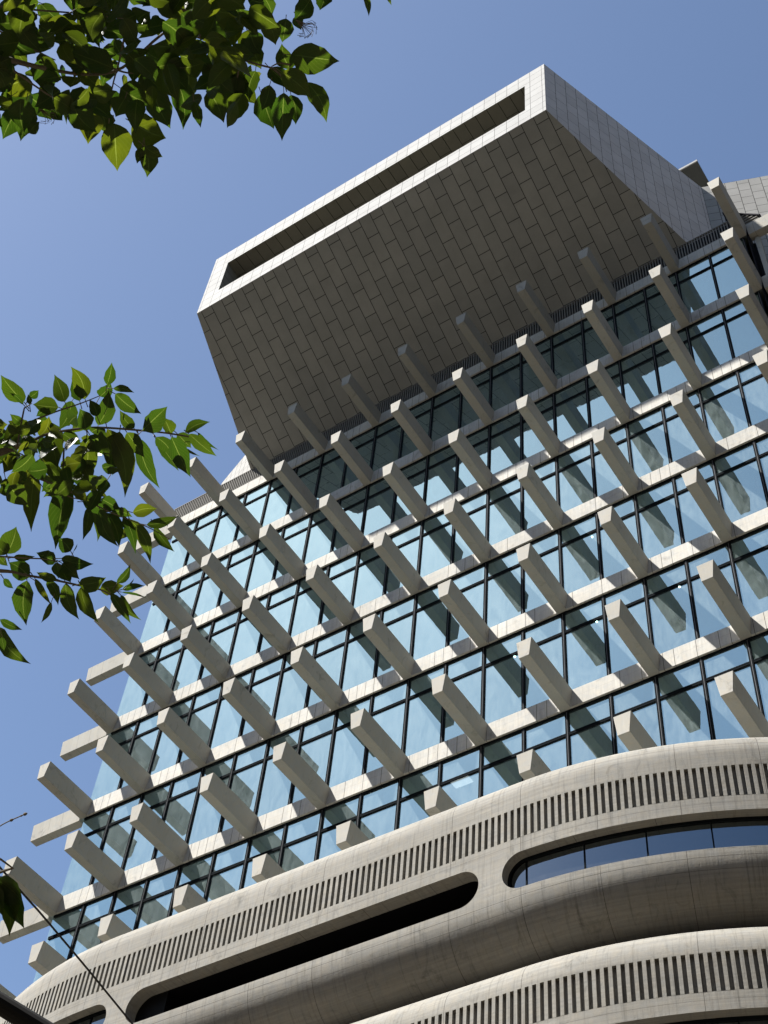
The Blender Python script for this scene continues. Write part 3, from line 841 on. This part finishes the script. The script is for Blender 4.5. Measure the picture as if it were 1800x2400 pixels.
mb = MB()
tube(mb, smooth_path([Vector((TX, TY, -.1)), Vector((TX + .03, TY - .02, 1.2)), Vector((TX - .05, TY + .05, 2.6)), Vector((TX + .02, TY, 4.2)), Vector((TX + .1, TY + .05, 6.2)), Vector((TX + .05, TY + .1, 8.0))], 4),
     [.17 - .0065 * k for k in range(21)], 12)
tobj(mb, 'trunk', M['bark'])

def bough(start, plist, d, r0, r1, twigs, leaves, name, dd=.16, extra=0, region=None):
    """plist: photo pixels along the bough; leaves hang from it at individual distances"""
    pts3 = [start] + [px(x, y, dist) for x, y, dist in plist]
    sp = smooth_path(pts3, 6)
    mb = MB(); n = len(sp)
    tube(mb, sp, [r1 + (r0 - r1) * max(0, 1 - 2.2 * k / (n - 1)) ** 1.6 + .0022 * (1 - k / (n - 1)) for k in range(n)], 7)
    br = tobj(mb, 'branch', M['bark'])
    for tw in twigs:
        q_ = smooth_path([px(x, y, dist) for x, y, dist in tw], 4)
        tm = MB(); tube(tm, q_, [r1 * 1.3 * (1 - .6 * k / (len(q_) - 1)) for k in range(len(q_))], 5)
        tobj(tm, 'twig', M['bark'], br)
    mb = MB(); rr = random.Random(name)
    leaves = [(a_, b_, c_, d_, w_ * (.8 if w_ > 50 else 1)) for a_, b_, c_, d_, w_ in leaves] if name != 'a' else leaves
    stalks = mb
    for (bx, by, tx, ty, wd) in leaves:
        dist = d + rr.uniform(-dd, dd)
        P0 = px(bx, by, dist); P1 = px(tx, ty, dist + rr.uniform(-.03, .03))
        roll = rr.choice((-1, 1)) * rr.uniform(.0, .45)
        leaf(mb, P0, P1, 1.0 * wd * dist / FPX / max(.8, math.cos(roll)), roll, rr.uniform(.1, .45), rr.uniform(-.08, .14), rr)
        # short stalk towards the bough
        k = min(range(n), key=lambda q_: (sp[q_] - P0).length)
        tgt = P0 - (P1 - P0).normalized() * .014 + (sp[k] - P0).normalized() * .006
        if (tgt - P0).length > .004: tube(stalks, [P0, (P0 + tgt) / 2, tgt], [.0009, .0009, .0012], 4, 1)
    if region:
        for _ in range(extra):
            x0, y0, x1, y1, w0, w1 = region
            bx = rr.uniform(x0, x1); by = rr.uniform(y0, y1); a = rr.uniform(0, 6.28)
            ln_ = rr.uniform(w0, w1); dist = d + rr.uniform(-.35, .45)
            P0 = px(bx, by, dist); P1 = px(bx + ln_ * math.cos(a) * .8, by + ln_ * (.35 + .65 * math.sin(a)), dist + rr.uniform(-.05, .05))
            leaf(mb, P0, P1, ln_ * rr.uniform(.5, .68) * dist / FPX, rr.uniform(-1.0, 1.0), rr.uniform(.1, .5), rr.uniform(-.1, .18), rr)
    fo = tobj(mb, 'foliage', [M['leaf'], M['bark']])
    return br

# top bough
bough(Vector((TX, TY, 4.6)), [(-500, -60, 3.0), (-200, 60, 3.2), (60, 150, 3.35), (260, 170, 3.4), (400, 70, 3.4), (500, 100, 3.4), (570, 140, 3.4), (640, 160, 3.38)],
      3.4, .035, .0022,
      [[(-60, 10, 3.35), (90, 24, 3.4), (190, 32, 3.42), (300, 45, 3.4)], [(-60, 40, 3.3), (60, 106, 3.4), (130, 141, 3.4)], [(-30, 120, 3.3), (110, 220, 3.35), (174, 247, 3.35)],
       [(400, 70, 3.4), (500, 100, 3.4), (522, 130, 3.4), (572, 156, 3.4)], [(560, 152, 3.4), (558, 172, 3.4), (556, 182, 3.4)], [(258, 158, 3.38), (300, 171, 3.38), (342, 168, 3.38)],
       [(640, 160, 3.38), (660, 180, 3.37), (672, 215, 3.36)], [(680, 152, 3.38), (655, 148, 3.38), (636, 156, 3.38)], [(300, 45, 3.4), (280, 140, 3.4), (262, 210, 3.4), (255, 290, 3.4)]],
      TOP, 'a', .16, 235, (-60, -60, 600, 240, 55, 100))
# more of the same crown, added out of view above and left, to shade the visible leaves
mb = MB(); rr = random.Random(5)
for _ in range(850):
    x = rr.uniform(-900, 620); y = rr.uniform(-900, -40); dist = rr.uniform(3.2, 4.6)
    if y > -120 and x > 500: continue
    a = rr.uniform(0, 6.28); ln_ = rr.uniform(60, 100)
    P0 = px(x, y, dist); P1 = px(x + ln_ * math.cos(a), y + ln_ * (.3 + .7 * math.sin(a)), dist + rr.uniform(-.06, .06))
    leaf(mb, P0, P1, ln_ * .6 * dist / FPX, rr.uniform(-1, 1), .3, .1, rr)
tobj(mb, 'foliage', M['leaf'])
mb = MB(); rr = random.Random(9)
for _ in range(700):
    x = rr.uniform(-1000, -60); y = rr.uniform(-100, 1700); dist = rr.uniform(2.7, 4.2)
    a = rr.uniform(0, 6.28); ln_ = rr.uniform(55, 95)
    P0 = px(x, y, dist); P1 = px(x - abs(ln_ * math.cos(a)) * .7, y + ln_ * (.3 + .7 * math.sin(a)), dist + rr.uniform(-.06, .06))
    leaf(mb, P0, P1, ln_ * .6 * dist / FPX, rr.uniform(-1, 1), .3, .1, rr)
tobj(mb, 'foliage', M['leaf'])
# middle bough
bough(Vector((TX, TY, 4.0)), [(-500, 1200, 2.8), (-200, 1120, 3.0), (0, 1060, 3.15), (60, 1040, 3.15), (110, 1018, 3.18), (170, 1007, 3.2), (230, 1002, 3.2), (320, 1008, 3.2), (390, 1015, 3.2), (450, 1025, 3.2)],
      3.17, .03, .0018,
      [[(85, 1120, 3.1), (150, 1145, 3.12), (200, 1172, 3.12), (262, 1202, 3.12), (345, 1235, 3.12), (400, 1265, 3.12)], [(40, 1045, 3.1), (55, 965, 3.12), (60, 955, 3.12), (75, 945, 3.12)],
       [(80, 985, 3.15), (130, 965, 3.15), (190, 945, 3.15), (235, 927, 3.15)], [(95, 1110, 3.1), (60, 1070, 3.12), (20, 1055, 3.12)], [(150, 1050, 3.15), (150, 1150, 3.12), (185, 1170, 3.12)]],
      MID, 'b', .12, 120, (-40, 985, 240, 1150, 40, 75))
# lower bough
bough(Vector((TX, TY, 3.5)), [(-500, 1330, 2.8), (-200, 1340, 2.95), (0, 1338, 3.05), (60, 1348, 3.08), (130, 1360, 3.1), (190, 1373, 3.1), (235, 1382, 3.1), (262, 1396, 3.1)],
      3.08, .022, .0016,
      [[(-40, 1302, 3.05), (60, 1308, 3.08), (100, 1310, 3.08), (130, 1315, 3.08), (150, 1314, 3.08)], [(-60, 1465, 3.0), (-10, 1470, 3.0), (6, 1476, 3.02)]],
      LOW, 'c', .08)
# bare twig with buds and the low leaves at the left edge
mb = MB()
pl = [px(-160, 2040, 3.0), px(-60, 1975, 3.0), px(0, 1936, 3.0), px(27, 1922, 3.0), px(59, 1908, 3.0)]
sp = smooth_path([Vector((TX, TY, 2.6))] + pl, 5); tube(mb, sp, [.012 * max(0, 1 - 2.2 * k / len(sp)) ** 2 + .0012 for k in range(len(sp))], 6)
for (x, y, r_) in ((27, 1922, .0032), (50, 1912, .002), (59, 1908, .0034)):
    c_ = px(x, y, 3.0); a_ = (pl[-1] - pl[-2]).normalized()
    tube(mb, [c_ - a_ * r_ * 1.3, c_ - a_ * r_ * .5, c_ + a_ * r_ * .5, c_ + a_ * r_ * 1.4], [r_ * .3, r_, r_ * .9, r_ * .2], 7)
tobj(mb, 'branch', M['bark'])
mb = MB(); rr = random.Random(3)
for (bx, by, tx, ty, wd, ro) in ((16, 2055, 22, 2196, 46, .2), (-12, 2068, 54, 2180, 50, -.5), (-8, 2062, 60, 2120, 60, .6), (-40, 2060, 8, 2150, 40, 0)):
    leaf(mb, px(bx, by, 2.6), px(tx, ty, 2.58), wd * 2.6 / FPX, ro, .4, .12, rr)
tobj(mb, 'foliage', M['leaf'])
mb = MB(); tube(mb, smooth_path([Vector((TX, TY, 2.4)), px(-200, 2120, 2.6), px(-60, 2060, 2.6), px(16, 2056, 2.6)], 5), [.008 * max(0, 1 - k / 8) + .0012 for k in range(16)], 6)
tobj(mb, 'branch', M['bark'])
# seed panicles
def panicle(cx, cy, d, rad, n, nm):
    mb = MB(); rr = random.Random(nm); c_ = px(cx, cy, d)
    root_ = px(cx - rad * .9, cy - rad * .6, d)
    for k in range(n):
        a = -.8 + 2.9 * k / n + rr.uniform(-.15, .15); q_ = rad * rr.uniform(.55, 1.0)
        m_ = px(cx + .35 * q_ * math.cos(a) - rad * .2, cy + .35 * q_ * math.sin(a) - rad * .1, d + rr.uniform(-.01, .01))
        e_ = px(cx + q_ * math.cos(a), cy + q_ * math.sin(a), d + rr.uniform(-.02, .02))
        e2 = px(cx + (q_ + 5) * math.cos(a + .5), cy + (q_ + 5) * math.sin(a + .5), d)
        tube(mb, [root_, m_, e_, e2], [.0006, .0005, .0004, .0007], 4)
    tobj(mb, 'seed_cluster', M['bark'])
panicle(716, 62, 3.3, 26, 22, 's1'); panicle(112, 268, 3.25, 22, 14, 's2'); panicle(440, 30, 3.35, 20, 12, 's3')

# ------------------------------------------------------------------ cable and lamp arm
mb = MB()
a = px(-700, 1230, 8.0); b = px(0, 2033, 8.6); c = px(115, 2164, 8.8); d = px(312, 2402, 9.3); e = px(760, 2960, 11.0)
pts = smooth_path([a, b, c, d, e], 8); tube(mb, pts, [.006] * len(pts), 8)
cb_ = mb.build('overhead_cable', M['cable']); tag(cb_, 'thin black overhead cable slanting across the lower left corner', 'cable')
lamp = empty('lamp_post', (0, 0, 0))
P1 = px(-330, 2150, 7.4); P2 = px(230, 2493, 7.0)
lamp.location = (P2.x, P2.y, 0); li = Vector((P2.x, P2.y, 0))
tag(lamp, 'dark steel post arm cutting across the bottom left corner', 'lamp post')
mb = MB()
tube(mb, [Vector((P2.x, P2.y, 0)), Vector((P2.x, P2.y, .4)), Vector((P2.x, P2.y, P2.z + .1))], [.09, .06, .05], 16)
mb.v = [tuple(Vector(p) - li) for p in mb.v]; mb.build('pole', M['metaldark'], lamp)
mb = MB(); dr = (P1 - P2).normalized(); tube(mb, [P2 - dr * .05, P2 + dr * .5, P1], [.047, .047, .042], 16)
mb.v = [tuple(Vector(p) - li) for p in mb.v]; mb.build('arm', M['metaldark'], lamp)
mb = MB(); e0 = P1 + dr * .02
tube(mb, [e0 - dr * .02, e0 + dr * .08, e0 + dr * .3, e0 + dr * .5], [.04, .09, .1, .04], 14)
mb.v = [tuple(Vector(p) - li) for p in mb.v]; mb.build('lamp_head', M['metaldark'], lamp)
